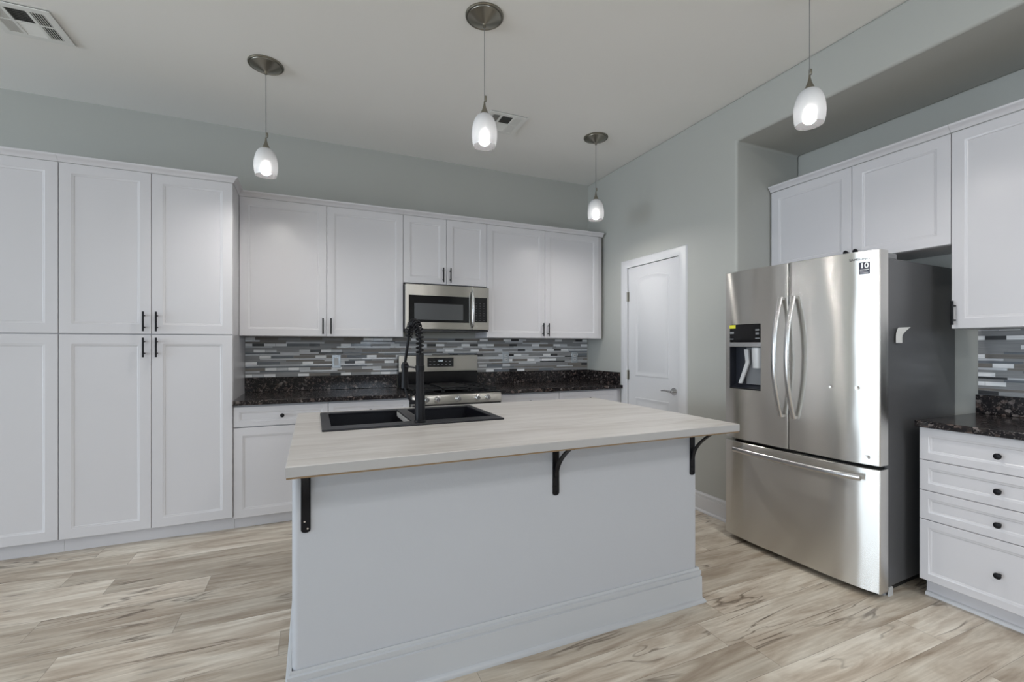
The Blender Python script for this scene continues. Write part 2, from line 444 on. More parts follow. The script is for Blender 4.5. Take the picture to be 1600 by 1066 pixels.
for z in (1.77, 1.02, .25):
    h = MB(); h.tube([(2.781,3.584,z-.045),(2.781,3.584,z+.045)], .0065, 10); h.box(2.786,2.7885,3.560,3.577,z-.044,z+.044)
    h.build('hinge', M['nickel'], dr)
CAS = [(0,2.778),(.012,2.776),(.05,2.779),(.075,2.787),(.084,2.7995),(0,2.7995)]   # (distance from opening, x)
mb = MB(); rs = []
for (y, z, sy, sz) in ((3.583,0,1,0),(3.583,2.048,1,1),(2.911,2.048,-1,1),(2.911,0,-1,0)):
    rs.append([(x, y+sy*o*1.38 if sy > 0 else y+sy*o*.98, z+sz*o*.94) for o, x in CAS])
mb.rings(rs); struct(mb.build('trim_1', M['trim'], angle=30))

# ------------------------------------------------------------------ cabinets
def panel_front(w, h, t=.02, fw=.058, flat=False):
    """door or drawer front: x 0..w, z 0..h, back at y=0, face at y=-t"""
    def L(i, y): return [(i,y,i),(w-i,y,i),(w-i,y,h-i),(i,y,h-i)]
    prof = [(0,0),(0,-t+.002),(.002,-t)]
    if not flat:
        prof += [(fw,-t),(fw+.003,-t+.002),(fw+.010,-t+.003),(fw+.014,-t+.0062)]
    mb = MB(); mb.rings([L(i,y) for i,y in prof]); return mb
def bar_pull(length=.128):
    mb = MB(); mb.tube([(0,-.032,-length/2),(0,-.032,length/2)], .0058, 12)
    for s in (-1, 1): mb.tube([(0,0,s*.030*length/.1),(0,-.032,s*.030*length/.1)], .0045, 10)
    return mb
def knob():
    mb = MB(); pr = [(.007,0),(.0055,.012),(.0075,.016),(.0135,.021),(.0145,.025),(.012,.029),(.004,.031)]
    rs = [[(r*math.cos(2*PI*k/20), -y, r*math.sin(2*PI*k/20)) for k in range(20)] for r, y in pr]
    mb.rings(rs); return mb
_pull = None; _knob = None
def add_pull(parent, loc, knobby=False):
    global _pull, _knob
    if knobby:
        if _knob is None: o = knob().build('knob', M['black'], parent); _knob = o
        else: o = _knob.copy(); C.objects.link(o); o.parent = parent
        o.name = 'knob'
    else:
        if _pull is None: o = bar_pull().build('handle', M['black'], parent); _pull = o
        else: o = _pull.copy(); C.objects.link(o); o.parent = parent
        o.name = 'handle'
    o['label'] = 'black round knob' if knobby else 'black bar pull'
    o.location = loc; return o
CROWN = [(0,0),(.006,0),(.009,.006),(.012,.012),(.020,.022),(.028,.028),(.031,.033),(.031,.040),(0,.040)]
G = .0015
def cabinet(name, label, loc, rz, W, D, z0, z1, fronts, toe=None, crown=None, group=None, cat='cabinet', back=0):
    """local frame: x along the front from the left, y into the cabinet, fronts hang in front of y = 0"""
    root = thing(name, label, cat, loc, rz, group)
    MB().box(0, W, 0, D, z0, z1).build('body', M['white'], root, bevel=.001)
    if toe:
        MB().box(0, W, toe, D, 0, z0-.0005).build('toe_kick', M['white'], root)
    if crown:
        path, zc = crown
        sweep(path, [(o, z+zc) for o, z in CROWN]).build('crown_moulding', M['white'], root, angle=50)
    for f in fronts:
        x0, x1, a, b = f['r']; w_, h_ = x1-x0-2*G, b-a-2*G
        o = panel_front(w_, h_, fw=f.get('fw', .058)).build(f.get('kind','door'), M['white'], root, loc=(x0+G, -.0006, a+G), angle=30)
        if 'pull' in f: px, pz = f['pull']; add_pull(o, (px-x0-G, -.02, pz-a-G))
        if 'knob' in f: px, pz = f['knob']; add_pull(o, (px-x0-G, -.02, pz-a-G), True)
    return root

YP = 3.6816+.0206                       # pantry carcass front
def pantry(label, x0, xm, x1, ret):
    W = x1-x0; fr = []
    for a, b, hx in ((0, xm-x0, xm-x0-.036), (xm-x0, W, xm-x0+.032)):
        fr.append(dict(r=(a,b,.098,1.3705), pull=(hx,1.2865), fw=.060))
        fr.append(dict(r=(a,b,1.3735,2.431), pull=(hx,1.456), fw=.060))
    path = [(0,-.0206),(W,-.0206)] + ([(W, .222)] if ret else [])
    return cabinet('pantry_cabinet', label, (x0,YP,0), 0, W, YW-YP-.001, .098, 2.431, fr, toe=.052, crown=(path,2.4305), group='tall white pantry cabinets')
pantry('tall white pantry cabinet beside the granite counter, with four black pulls', -1.4375, -.9732, -.5135, True)
pantry('tall white pantry cabinet cut off by the left edge of the picture', -2.366, -1.9015, -1.4385, False)

YU = 3.974+.0206; WG = 'white wall cabinets above the back counter'
DU = YW-YU-.001
def up(label, x0, x1, seams, z0, pulls, xe=None):
    W = x1-x0; fr = []
    for (a, b), hx in zip(seams, pulls):
        fr.append(dict(r=(a-x0,b-x0,z0,2.431), pull=(hx-x0, z0+.083), fw=.055))
    return cabinet('wall_cabinet', label, (x0,YU,0), 0, W, DU, z0, 2.431, fr, crown=([(0,-.0206),(W,-.0206)],2.4305), group=WG)
up('wide white two door wall cabinet between pantry and microwave', -.5125, .7125, [(-.5125,.1003),(.1003,.7125)], 1.373, [.072,.132])
up('short white two door wall cabinet above the microwave', .7135, 1.4793, [(.7135,1.0947),(1.0947,1.4793)], 1.845, [1.062,1.128])
up('white two door wall cabinet in the corner right of the microwave', 1.4803, 2.767, [(1.4803,2.0905),(2.0905,2.722)], 1.373, [2.062,2.121])

YB = 3.689+.0206-.02
BG = 'white base cabinets under the back counter'
def basec(label, x0, x1, a, b, hinge):
    W = x1-x0
    fr = [dict(r=(a-x0,b-x0,.7245,.868), kind='drawer', fw=.034, knob=((a+b)/2-x0,.796)),
          dict(r=(a-x0,b-x0,.0855,.7205), fw=.055, pull=((b-.04 if hinge == 'l' else a+.04)-x0, .62))]
    return cabinet('base_cabinet', label, (x0,YB+.0206,0), 0, W, YW-YB-.022, .0855, .8800, fr, toe=.045, group=BG)
basec('white base cabinet with drawer, beside the tall pantry', -.5125, .1037, -.5125, .1037, 'l')
basec('white base cabinet with drawer, left of the gas range behind the sink', .1047, .7125, .1047, .7125, 'r')
basec('white base cabinet with drawer, right of the gas range', 1.4803, 2.0897, 1.4803, 2.0897, 'l')
basec('white base cabinet in the back corner next to the door', 2.0907, 2.798, 2.0907, 2.745, 'r')

# right niche: facing -X, local x runs towards the camera (-Y)
XB = 2.8725+.0206
def niche_base(label, y0, y1, fronts):
    return cabinet('base_cabinet', label, (XB,y0,0), -PI/2, y0-y1, XN-XB-.001, .0967, .8800, fronts, toe=.052)
zs = [.0967,.4079,.5569,.7125,.8795]
rb = niche_base('white four drawer base cabinet with round knobs, right of the refrigerator', 1.3154, .712,
    [dict(r=(0,.6034,zs[i],zs[i+1]), kind='drawer', fw=.036, knob=(.3017,(zs[i]+zs[i+1])/2-.003)) for i in range(4)])
sweep([(0,.0515),(.6034,.0515)], [(0,0),(.016,0),(.016,.010),(.011,.016),(.003,.019),(0,.019)]).build('shoe_moulding', M['trim'], rb, angle=50)
niche_base('white base cabinet at the near end of the niche counter', .711, -.2,
    [dict(r=(0,.455,.0967,.8795), pull=(.42,.76)), dict(r=(.456,.911,.0967,.8795), pull=(.49,.76))])

XU = 3.147+.0206
def niche_up(name, label, y0, y1, z0, fr):
    return cabinet('wall_cabinet', label, (XU,y0,0), -PI/2, y0-y1, XN-XU-.001, z0, 2.4425, fr, crown=([(0,-.0206),(y0-y1,-.0206)],2.442), group='white wall cabinets in the right wall niche')
niche_up('', 'short white two door wall cabinet above the refrigerator', 2.3515, 1.3005, 1.843,
    [dict(r=(.001,.558,1.843,2.4415), knob=(.535,1.893)), dict(r=(.558,1.051,1.843,2.4415), knob=(.591,1.893))])
niche_up('', 'tall white wall cabinet at the right edge, over the niche counter', 1.2995, .74, 1.388,
    [dict(r=(0,.5595,1.388,2.4415), pull=(.017,1.472), fw=.052)])
niche_up('', 'white wall cabinet at the near end of the niche', .739, -.2, 1.388,
    [dict(r=(0,.469,1.388,2.4415), pull=(.44,1.472)), dict(r=(.47,.939,1.388,2.4415), pull=(.50,1.472))])

# ------------------------------------------------------------------ counters and splashbacks
def slab(mb, x0, x1, y0, y1): return mb.box(x0, x1, y0, y1, .8806, .914)
YC = 3.6496
o = slab(MB(), -.5125, .7105, YC, YW-.001).build('granite_countertop', M['granite'], bevel=.004)
tag(o, 'dark speckled granite countertop between pantry and gas range', 'countertop')
MB().box(-.5125,.7105,YW-.021,YW-.001,.9145,1.036).build('upstand', M['granite'], o, bevel=.002)
o = slab(MB(), 1.4825, 2.7985, YC, YW-.001).build('granite_countertop', M['granite'], bevel=.004)
tag(o, 'dark speckled granite countertop in the corner right of the gas range', 'countertop')
MB().box(1.4825,2.7985,YW-.021,YW-.001,.9145,1.036).build('upstand', M['granite'], o, bevel=.002)
MB().box(2.7785,2.7985,3.715,YW-.0215,.9145,1.036).build('upstand', M['granite'], o, bevel=.002)
o = slab(MB(), 2.8484, XN-.001, -.2, 1.3245).build('granite_countertop', M['granite'], bevel=.004)
tag(o, 'dark speckled granite countertop on the drawer cabinet right of the refrigerator', 'countertop')
MB().box(XN-.021,XN-.001,-.2,1.3188,.9145,1.020).build('upstand', M['granite'], o, bevel=.002)

def mosaic(length, height, seed):
    """strip mosaic in local x (along) / z (up), face towards -y"""
    rnd = random.Random(seed); mb = MB()
    mb.box(0, length, -.005, 0, 0, height, 7)
    z = .001
    def strip(z0, z1, x0, x1, m, d):
        mb.box(x0, x1, -.005-d, -.0049, z0, z1, m)
    k = 0
    pats = [(.0225,'mix'),(.0125,'long'),(.0115,'thin')]
    while z < height-.006:
        hh, kind = pats[k % 3]; k += 1
        z1 = min(z+hh, height-.001); x = 0; first = True; prev = -1
        while x < length-.004:
            if kind == 'mix':
                r = rnd.random()
                if prev == 0: r = .40+.60*r
                if r < .42: L, m = .085, 0
                elif r < .53: L, m = .085, 4
                elif r < .60: L, m = .17, 6
                elif r < .70: L, m = .17, 3
                elif r < .82: L, m = .085, 1
                else: L, m = .17, 2
                prev = m
            elif kind == 'long':
                L = rnd.choice([.2,.3,.3]); m = rnd.choice([2,2,3,6,2,2,1])
            else:
                L = rnd.choice([.3,.3,.2]); m = rnd.choice([5,2,1,2,6,3,5,4,1])
            if first: L *= rnd.choice([.35,.6,.85,1.0]); first = False
            x1 = min(x+L, length-.001)
            strip(z, z1, x+.001, x1-.0006, m, .0015+rnd.random()*.0012)
            x = x1+.0006
        z = z1+.0016
    return mb
TM = TILES+[M['grout']]
o = mosaic(2.7868+.5115, .3355, 3).build('tile_backsplash', TM, loc=(-.5115,YW-.0006,1.037), smooth=False)
tag(o, 'grey and white linear mosaic tile backsplash along the back wall', 'backsplash')
o = mosaic(1.5134, .3665, 11).build('tile_backsplash', TM, loc=(XN-.0006,1.3134,1.0206), rot=(0,0,-PI/2), smooth=False)
tag(o, 'grey and white linear mosaic tile backsplash in the niche right of the refrigerator', 'backsplash')

def outlet(label, x, z, switch=False):
    r = thing('wall_outlet', label, 'outlet', (x, YW-.0086, z), 0, 'outlets on the tile backsplash')
    MB().box(-.036,.036,-.005,-.0002,-.058,.058).build('plate', M['plate'], r, bevel=.002)
    if switch:
        MB().box(-.017,.017,-.008,-.0051,-.034,.034).build('rocker', M['light_plastic'], r, bevel=.001)
    else:
        for s in (-1,1):
            s_ = MB().box(-.017,.017,-.0075,-.0051,s*.021-.015,s*.021+.015).build('socket', M['light_plastic'], r, bevel=.003)
            MB().box(-.008,-.005,-.0080,-.0076,s*.021-.004,s*.021+.006).box(.005,.008,-.0080,-.0076,s*.021-.004,s*.021+.006).build('slots', M['black_plastic'], s_)
outlet('single light switch plate on the tile backsplash left of the range', .187, 1.160, True)
outlet('double outlet on the tile backsplash just right of the range', 1.805, 1.180)
outlet('double outlet on the tile backsplash near the wall corner', 2.622, 1.172)

# ------------------------------------------------------------------ over-the-range microwave
mw = thing('microwave', 'stainless steel over the range microwave with black window', 'microwave', (.7165, 3.90, 1.424))
Wm, Hm, Dm = .757, .404, .385
MB().box(0, Wm, .03, Dm+.01, .012, Hm).build('body', M['black_plastic'], mw, bevel=.002)
d = MB().box(0, .600, -.002, .0295, .018, Hm).build('door', M['steel2'], mw, bevel=.004)
gw = MB().box(.028,.567,-.0035,-.0021,.078,.310).build('door_glass', M['black_glass'], d, bevel=.002)
MB().box(.076,.510,-.0042,-.0036,.100,.240).build('window', M['window_glass'], d, bevel=.001)
h = MB()
h.tube([(.592,-.002,.045),(.592,-.028,.052),(.592,-.042,.09),(.592,-.047,.19),(.592,-.042,.30),(.592,-.028,.345),(.592,-.002,.352)], [.011,.012,.0125,.013,.0125,.012,.011], 14)
h.build('handle', M['handle'], d)
cp = MB().box(.6015, Wm, -.002, .0295, .018, Hm).build('control_panel', M['steel2'], mw, bevel=.004)
MB().box(.612,.738,-.0036,-.0021,.086,.310).build('keypad', M['black_glass'], cp, bevel=.001)
for r_ in range(8):
    for c_ in range(3):
        MB().box(.629+c_*.036, .641+c_*.036, -.0040, -.0037, .100+r_*.022, .104+r_*.022).build('key', M['key'], cp, smooth=False)
MB().box(.006, Wm-.006, .004, .37, 0, .0115).build('vent_grille', M['black_plastic'], mw)

# ------------------------------------------------------------------ gas range
rg = thing('gas_range', 'stainless steel gas range with five knobs set in the back counter', 'range', (.7165, 3.60, 0))
Wr = .760
MB().box(0, Wr, .045, .69, .05, .895).build('body', M['steel2'], rg, bevel=.002)
MB().box(0, Wr, .035, .625, .8955, .914).build('cooktop', M['enamel'], rg, bevel=.005)
cpn = MB(); cpn.prism([(0,.825),(.0,.878),(.012,.900),(.0445,.906),(.0445,.825)], 'x', 0, Wr)
cpn = cpn.build('control_panel', M['steel2'], rg, bevel=.003)
MB().box(.005,Wr-.005,.004,.044,.812,.8245).build('trim_strip', M['black_plastic'], rg)
for x in (.1106,.1986,.3743,.5401,.631):
    mb = MB(); n = 24
    for pr in ([(.024,0),(.023,.006),(.0185,.010),(.0175,.030),(.015,.033)],):
        mb.rings([[(r*math.cos(2*PI*k/n), -y, r*math.sin(2*PI*k/n)) for k in range(n)] for r, y in pr])
    mb.box(-.004,.004,-.041,-.032,-.017,.017)
    k_ = mb.build('knob', M['chrome'], rg, loc=(x, -.0005, .866), bevel=.0008)
od = MB().box(.004, Wr-.004, 0, .044, .24, .806).build('oven_door', M['steel2'], rg, bevel=.004)
MB().box(.13,Wr-.13,-.002,-.0002,.36,.66).build('oven_window', M['black_glass'], od)
hh = MB(); hh.tube([(.06,-.05,.755),(Wr-.06,-.05,.755)], .012, 14)
for x in (.07,Wr-.07): hh.tube([(x,0,.755),(x,-.05,.755)], .009, 10)
hh.build('handle', M['handle'], od)
MB().box(.004, Wr-.004, .002, .044, .06, .235).build('storage_drawer', M['steel2'], rg, bevel=.004)
for x in (.05,Wr-.05):
    for y in (.1,.62): MB().lathe([(.016,0),(.016,.0495)], (x,y,0), 12).build('foot', M['rubber'], rg)
bgd = MB().box(.0, Wr+.010-.01, .626, .69, .8955, 1.210).build('backguard', M['enamel'], rg, bevel=.004)
face = MB().box(0, Wr, .6195, .6255, 1.057, 1.2085).build('backguard_panel', M['steel2'], rg, bevel=.003)
dp = MB().box(.262,.516,.6180,.6192,1.100,1.186).build('display', M['display'], face, bevel=.001)
text_mesh('clock_digits', '12:00', .022, M['led'], face, (.385,.6176,1.157), (PI/2,0,0))
for i in range(6):
    for j in range(2):
        if i in (2,3) and j: continue
        MB().box(.280+i*.038,.300+i*.038,.6174,.6179,1.118+j*.030,1.123+j*.030).build('key', M['grey_plastic'], face, smooth=False)
for (x,y,r) in ((.16,.18,.045),(.16,.46,.038),(.38,.32,.05),(.60,.18,.05),(.60,.46,.036)):
    mb = MB(); mb.lathe([(r*1.25,0),(r*1.25,.004),(r,.006),(r,.013),(r*.7,.016)], (x,y,.9142), 24)
    mb.build('burner', M['iron'], rg)
for gi, (x0,x1) in enumerate(((.02,.265),(.268,.492),(.495,.74))):
    mb = MB(); z = .943; b = .0065
    def bar(xa,ya,xb,yb):
        if abs(xa-xb) < 1e-6: mb.box(xa-b,xa+b,min(ya,yb),max(ya,yb),z-.012,z)
        else: mb.box(min(xa,xb),max(xa,xb),ya-b,ya+b,z-.012,z)
    for x in (x0+b,(x0+x1)/2,x1-b): bar(x,.065,x,.585)
    for y in (.065+b,.19,.325,.46,.585-b): bar(x0,y,x1,y)
    for x in (x0+b,x1-b):
        for y in (.075,.575): mb.box(x-b,x+b,y-b,y+b,.9143,z-.011)
    mb.build('grate', M['iron'], rg, bevel=.002)
# centre griddle plate lying on the middle grate
gp = MB(); gp.grid_xy([.262,.272,.488,.498],[.11,.122,.53,.542],.9435,.9545,())
gp = gp.build('griddle_plate', M['iron'], rg, bevel=.003); gp['label'] = 'dark griddle plate over the middle burner'

# ------------------------------------------------------------------ refrigerator
FW, FT = .907, .075
fr = thing('refrigerator', 'stainless steel french door refrigerator with ice and water dispenser', 'refrigerator', (2.5866,2.2694,0), math.atan2(-.99883,.04841))
def fy(x): return -.030*(1-abs(2*x/FW-1)**4.5)
def fridge_front(x0, x1, z0, z1, hole=None, r0=.006, r1=.006):
    """curved door skin from x0 to x1; hole = (hx0,hx1,hz0,hz1,depth)"""
    mb = MB()
    def edge_pts():
        P = []
        n = 28
        xs = [x0+r0+(x1-r1-x0-r0)*k/n for k in range(n+1)]
        if hole: xs = sorted(set([round(a,5) for a in xs if abs(a-hole[0]) > .006 and abs(a-hole[1]) > .006]+[hole[0],hole[1]]))
        P.append((x0, fy(x0)+FT)); P.append((x0, fy(x0+r0)+r0))
        for a in (30,60): P.append((x0+r0-r0*math.cos(math.radians(a)), fy(x0+r0)+r0-r0*math.sin(math.radians(a))))
        for x in xs: P.append((x, fy(x)))
        for a in (60,30): P.append((x1-r1+r1*math.cos(math.radians(a)), fy(x1-r1)+r1-r1*math.sin(math.radians(a))))
        P.append((x1, fy(x1-r1)+r1)); P.append((x1, fy(x1)+FT))
        return P
    P = edge_pts(); zz = [z0,z0+.002,z1-.002,z1]
    if hole: zz = [z0,z0+.002,hole[2],hole[3],z1-.002,z1]
    ins = lambda p, k: p if 0 < k < len(zz)-1 else (p[0]+(.002 if p[0] < (x0+x1)/2 else -.002)*0, p[1]+.002)
    rows = [[(*ins(p,k), z) for p in P] for k, z in enumerate(zz)]
    b = len(mb.v); n = len(P)
    for r in rows: mb.v += r
    for k in range(len(zz)-1):
        for i in range(n-1):
            if hole and zz[k] == hole[2] and P[i][0] >= hole[0]-1e-6 and P[i+1][0] <= hole[1]+1e-6 and P[i][1] < .02: continue
            mb.f.append((b+k*n+i,b+k*n+i+1,b+(k+1)*n+i+1,b+(k+1)*n+i)); mb.m.append(0)
        mb.f.append((b+k*n+n-1,b+k*n,b+(k+1)*n,b+(k+1)*n+n-1)); mb.m.append(0)
    mb.f.append(tuple(b+i for i in range(n))); mb.m.append(0)
    mb.f.append(tuple(b+(len(zz)-1)*n+i for i in range(n))); mb.m.append(0)
    return mb
MB().box(.008, FW-.012, .088, .845, .045, 1.752).build('body', M['fridge_side'], fr, bevel=.004)
MB().box(.02, FW-.024, FT+.001, .0875, .06, 1.75).build('door_gasket', M['gasket'], fr)
MB().box(.4518, .4562, fy(.4535)+.0025, FT, .690, 1.780).build('centre_gasket', M['gasket'], fr)
MB().box(.03, FW-.03, .04, .80, .012, .0445).build('base_grille', M['gasket'], fr)
DH = (.050,.278,1.013,1.4375)
ld = fridge_front(.001, .4515, .684, 1.788, DH, r1=.003).build('door', M['steel'], fr, angle=40); ld['label'] = 'left door with the dispenser'
rd = fridge_front(.4565, .906,   .684, 1.788, r0=.003).build('door', M['steel_dented'], fr, angle=40); rd['label'] = 'right door with the badge and sticker'
fd = fridge_front(.001, .906, .036, .664).build('freezer_drawer', M['steel'], fr, angle=40)
# dispenser
yd = fy(.164)
c_ = MB().box(.0505,.2775,yd+.003,yd+.03,1.320,1.437).build('dispenser_controls', M['black_glass'], ld, bevel=.002)
MB().box(.0505,.095,yd+.0018,yd+.0028,1.412,1.434).build('yellow_label', M['yellow'], ld)
for (x,z,w_,h_) in ((.068,1.383,.030,.014),(.066,1.342,.028,.005),(.250,1.398,.026,.010),(.250,1.375,.022,.012),(.252,1.345,.030,.006)):
    MB().box(x-w_/2,x+w_/2,yd+.0020,yd+.0028,z-h_/2,z+h_/2).build('dispenser_icon', M['grey_plastic'], ld, smooth=False)
MB().box(.0505,.2775,yd-.001,yd+.03,1.2915,1.3190).build('dispenser_strip', M['handle'], ld, bevel=.002)
cv = MB(); x0,x1,z0,z1 = .0505,.2775,1.0135,1.291; ya,yb = yd+.004,yd+.066
cv.quad([(x0,ya,z0),(x0,yb,z0+.03),(x0,yb,z1),(x0,ya,z1)]); cv.quad([(x1,ya,z0),(x1,ya,z1),(x1,yb,z1),(x1,yb,z0+.03)])
cv.quad([(x0,yb,z0+.03),(x1,yb,z0+.03),(x1,yb,z1),(x0,yb,z1)]); cv.quad([(x0,ya,z1),(x0,yb,z1),(x1,yb,z1),(x1,ya,z1)])
cv.quad([(x0,ya,z0),(x1,ya,z0),(x1,yb,z0+.03),(x0,yb,z0+.03)])
cv.build('dispenser_recess', M['recess'], ld, smooth=False)
MB().box(.135,.2765,yd+.058,yd+.0645,1.045,1.285).build('recess_back', M['grey_plastic'], ld)
MB().box(.056,.272,yd+.006,yd+.050,1.0145,1.0215).build('drip_tray', M['black_plastic'], ld)
pd = MB(); pd.rings([[(.155-.012+a,yd+.020+b_,1.275) for a,b_ in ((0,0),(.028,0),(.028,.02),(0,.02))],
                     [(.160-.012+a,yd+.028+b_,1.19) for a,b_ in ((0,0),(.026,0),(.026,.016),(0,.016))],
                     [(.120-.012+a,yd+.012+b_,1.05) for a,b_ in ((0,0),(.024,0),(.024,.012),(0,.012))]])
pd.build('ice_lever', M['light_plastic'], ld, bevel=.002)
MB().lathe([(.030,0),(.034,.06),(.036,.115),(.036,.13)], (.232,yd+.036,1.155), 18).build('water_nozzle', M['light_plastic'], ld)
def bow(x):
    pts = []; n = 16
    for k in range(n+1):
        t = k/n; z = .872+.715*t
        off = .016+.068*(1-(2*t-1)**2)
        pts.append((x, fy(x)-off, z))
    mb = MB()
    rs = [[(p[0]+.0150*math.cos(2*PI*i/14), p[1]+.0105*math.sin(2*PI*i/14), p[2]) for i in range(14)] for p in pts]
    mb.rings(rs)
    for z in (.880,1.579): mb.box(x-.011,x+.011,fy(x)-.022,fy(x)-.0005,z-.008,z+.008)
    return mb
bow(.417).build('handle', M['handle'], ld, angle=50); bow(.494).build('handle', M['handle'], rd, angle=50)
pts = []
for k in range(15):
    x = .110+.735*k/14; pts.append((x, fy(x)-.045-.012*(1-(2*k/14-1)**2), .620))
mb = MB(); rs = [[(p[0], p[1]+.011*math.cos(2*PI*i/12), p[2]+.0165*math.sin(2*PI*i/12)) for i in range(12)] for p in pts]
mb.rings(rs)
for x in (.135,.820): mb.box(x-.025,x+.025,fy(x)-.046,fy(x)-.0005,.611,.629)
mb.build('handle', M['handle'], fd, angle=50)
def on_front(x): return math.atan2(fy(x+.01)-fy(x-.01), .02)
text_mesh('brand_lettering', 'SAMSUNG', .0185, M['ink'], rd, (.820,fy(.82)-.0012,1.7465), (PI/2,0,on_front(.82)), sx=1.08)
st = MB().box(-.0235,.0235,-.0008,0,-.0305,.0305).build('sticker', M['sticker'], rd, loc=(.842,fy(.842)-.0008,1.6985), rot=(0,0,on_front(.842)))
text_mesh('sticker_number', '10', .038, M['print'], st, (0,-.0012,.0125), (PI/2,0,0), bold=.0006)
MB().box(-.019,.019,-.0012,-.0009,-.0095,-.0065).box(-.019,.012,-.0012,-.0009,-.0165,-.0150).box(-.019,.017,-.0012,-.0009,-.0245,-.0225).build('sticker_lines', M['print'], st)
for x in (.06,.85):
    MB().box(x-.045,x+.045,.03,.16,1.7885 if False else 1.7885,1.7886+.006).build('hinge_plate', M['black_plastic'], fr) if False else None
    MB().box(x-.040,x+.040,.078,.20,1.7525,1.782).build('hinge_cover', M['grey_plastic'], fr, bevel=.006)
for x in (.04,FW-.04):
    for y in (.10,.78):
        MB().lathe([(.020,0),(.020,.0115)], (x,y,0), 14).build('foot', M['grey_plastic'], fr)
mb = MB(); mb.rings([[(.893,.098,.0),(.900,.098,0),(.900,.135,0),(.893,.135,0)],[(.893,.098,.044),(.900,.098,.044),(.900,.135,.044),(.893,.135,.044)]])
mb.build('leg_cover', M['light_plastic'], fr)
# paper tag on the fridge side
tg = thing('paper_tag', 'small curled white paper tag stuck on the black refrigerator side', 'tag', (2.819,1.3745,1.352))
mb = MB(); rs = []
for k in range(9):
    t = k/8; u = max(0, t-.45)/.55
    xl = -.034+.014*u*u; xr = .022+.036*u**1.4; yl = -.0012-.004*u*u; yr = -.0012-.020*u**1.5; z = -.040+.080*t
    rs.append([(xl,yl,z),(xr,yr,z+.003*u),(xr,yr+.0008,z+.003*u),(xl,yl+.0008,z)])
mb.rings(rs); mb.build('sheet', M['paper'], tg, angle=60)

# ------------------------------------------------------------------ island
YI = 1.744
isl = thing('kitchen_island', 'island base with pale grey drywall front and white baseboard', 'island', (0,0,0))
# rounded-corner drywall pony wall
R = .021; pl = []
for cx_, cy_, a0 in ((-.0676+R,YI+R,180),(1.789-R,YI+R,270)):
    for k in range(7):
        a = math.radians(a0+90*k/6); pl.append((cx_+R*math.cos(a), cy_+R*math.sin(a)))
pl += [(1.789,1.93),(-.0676,1.93)]
MB().prism(pl, 'z', .0005, .8740).build('drywall_front', M['pony'], isl, angle=60)
IB = [(0,.0005),(.030,.0005),(.030,.010),(.026,.017),(.017,.022),(.016,.130),(.0105,.1335),(.0105,.137),(.0138,.1395),(.0138,.157),(.0075,.161),(.0075,.165),(.005,.172),(0,.172)]
sweep([(-.068,2.79),(-.068,YI-.0005),(1.7895,YI-.0005),(1.7895,2.79)], list(reversed(IB)) if False else [( -o_ if False else o_, z) for o_, z in IB]).build('baseboard', M['base'], isl, angle=50)
MB().box(-.066,-.046,1.931,2.79,.0005,.8740).build('side_panel', M['white'], isl)
MB().box(1.769,1.789,1.931,2.79,.0005,.8740).build('side_panel', M['white'], isl)
MB().box(-.0455,1.7685,2.745,2.768,.10,.8740).build('back_rail', M['white'], isl)
MB().box(-.0455,1.7685,2.70,2.715,.0005,.0995).build('toe_kick', M['white'], isl)
MB().box(-.0455,1.7685,1.931,2.744,.10,.115).build('cabinet_floor', M['white'], isl)
for k in range(4):
    a = -.044+k*.4525
    pf = panel_front(.449, .755).build('door', M['white'], isl, loc=(a+.449,2.769,.108), rot=(0,0,PI), angle=30)
    add_pull(pf, (.04 if k % 2 else .409, -.02, .66))
ct = MB().grid_xy([-.0802,.062,.445,.500,.882,1.9039],[1.5884,2.252,2.715,2.8379],.8872,.9158,{(1,1),(3,1)})
ct = ct.build('island_countertop', M['laminate'], bevel=.003)
tag(ct, 'pale streaked stone look laminate countertop overhanging the island', 'countertop')
MB().grid_xy([-.078,.0615,.885,1.902],[1.5905,2.25,2.716,2.836],.8748,.8871,{(1,1)}).build('particle_board_edge', M['wood_edge'], ct)
e_ = MB().box(-.0799,1.9036,1.5876,1.5884,.8812,.9128).build('shaded_front_edge', M['edge'], ct)  # thin strip that carries the edge's shade as colour

def bracket(label, x):
    r = thing('support_bracket', label, 'bracket', (x, YI-.0006, .8744), 0, 'black brackets under the island top')
    w2 = .0155
    leg = MB(); pl = [(-w2,0),(w2,0),(w2,-.220)]
    for k in range(7):
        a = -PI*k/6; pl.append((w2*math.cos(a), -.220+.010*math.sin(a)))
    pl.append((-w2,-.220))
    MB().prism(pl, 'y', -.005, 0).build('wall_leg', M['black'], r, bevel=.0008)
    MB().box(-w2,w2,-.135,-.0055,-.0055,-.0002).build('top_arm', M['black'], r, bevel=.0008)
    mb = MB(); rs = []
    for k in range(13):
        t = k/12; y = -.006-.112*(t**1.55); z = -.150+.1440*(t**.80)
        rs.append((y,z))
    q = []
    for i,(y,z) in enumerate(rs):
        a = rs[max(i-1,0)]; b_ = rs[min(i+1,12)]; d_ = Vector((b_[0]-a[0],b_[1]-a[1])).normalized(); n_ = Vector((-d_.y,d_.x))*.0035
        q.append([(-w2*.62,y+n_.x,z+n_.y),(w2*.62,y+n_.x,z+n_.y),(w2*.62,y-n_.x,z-n_.y),(-w2*.62,y-n_.x,z-n_.y)])
    mb.rings(q); mb.build('curved_brace', M['black'], r, angle=50)
    for z in (-.190,-.215):
        s_ = MB(); s_.rings([[(.0032*math.cos(2*PI*k/10),-y,.0032*math.sin(2*PI*k/10)) for k in range(10)] for y in (.0052,.0075)])
        s_.build('screw', M['black'] if x > .5 else M['handle'], r, loc=(.006 if z < -.2 else -.004,0,z))
bracket('black angle bracket at the left end of the island front', -.0235)
bracket('black angle bracket at the middle of the island front', .9695)
bracket('black angle bracket at the right end of the island front', 1.7540)

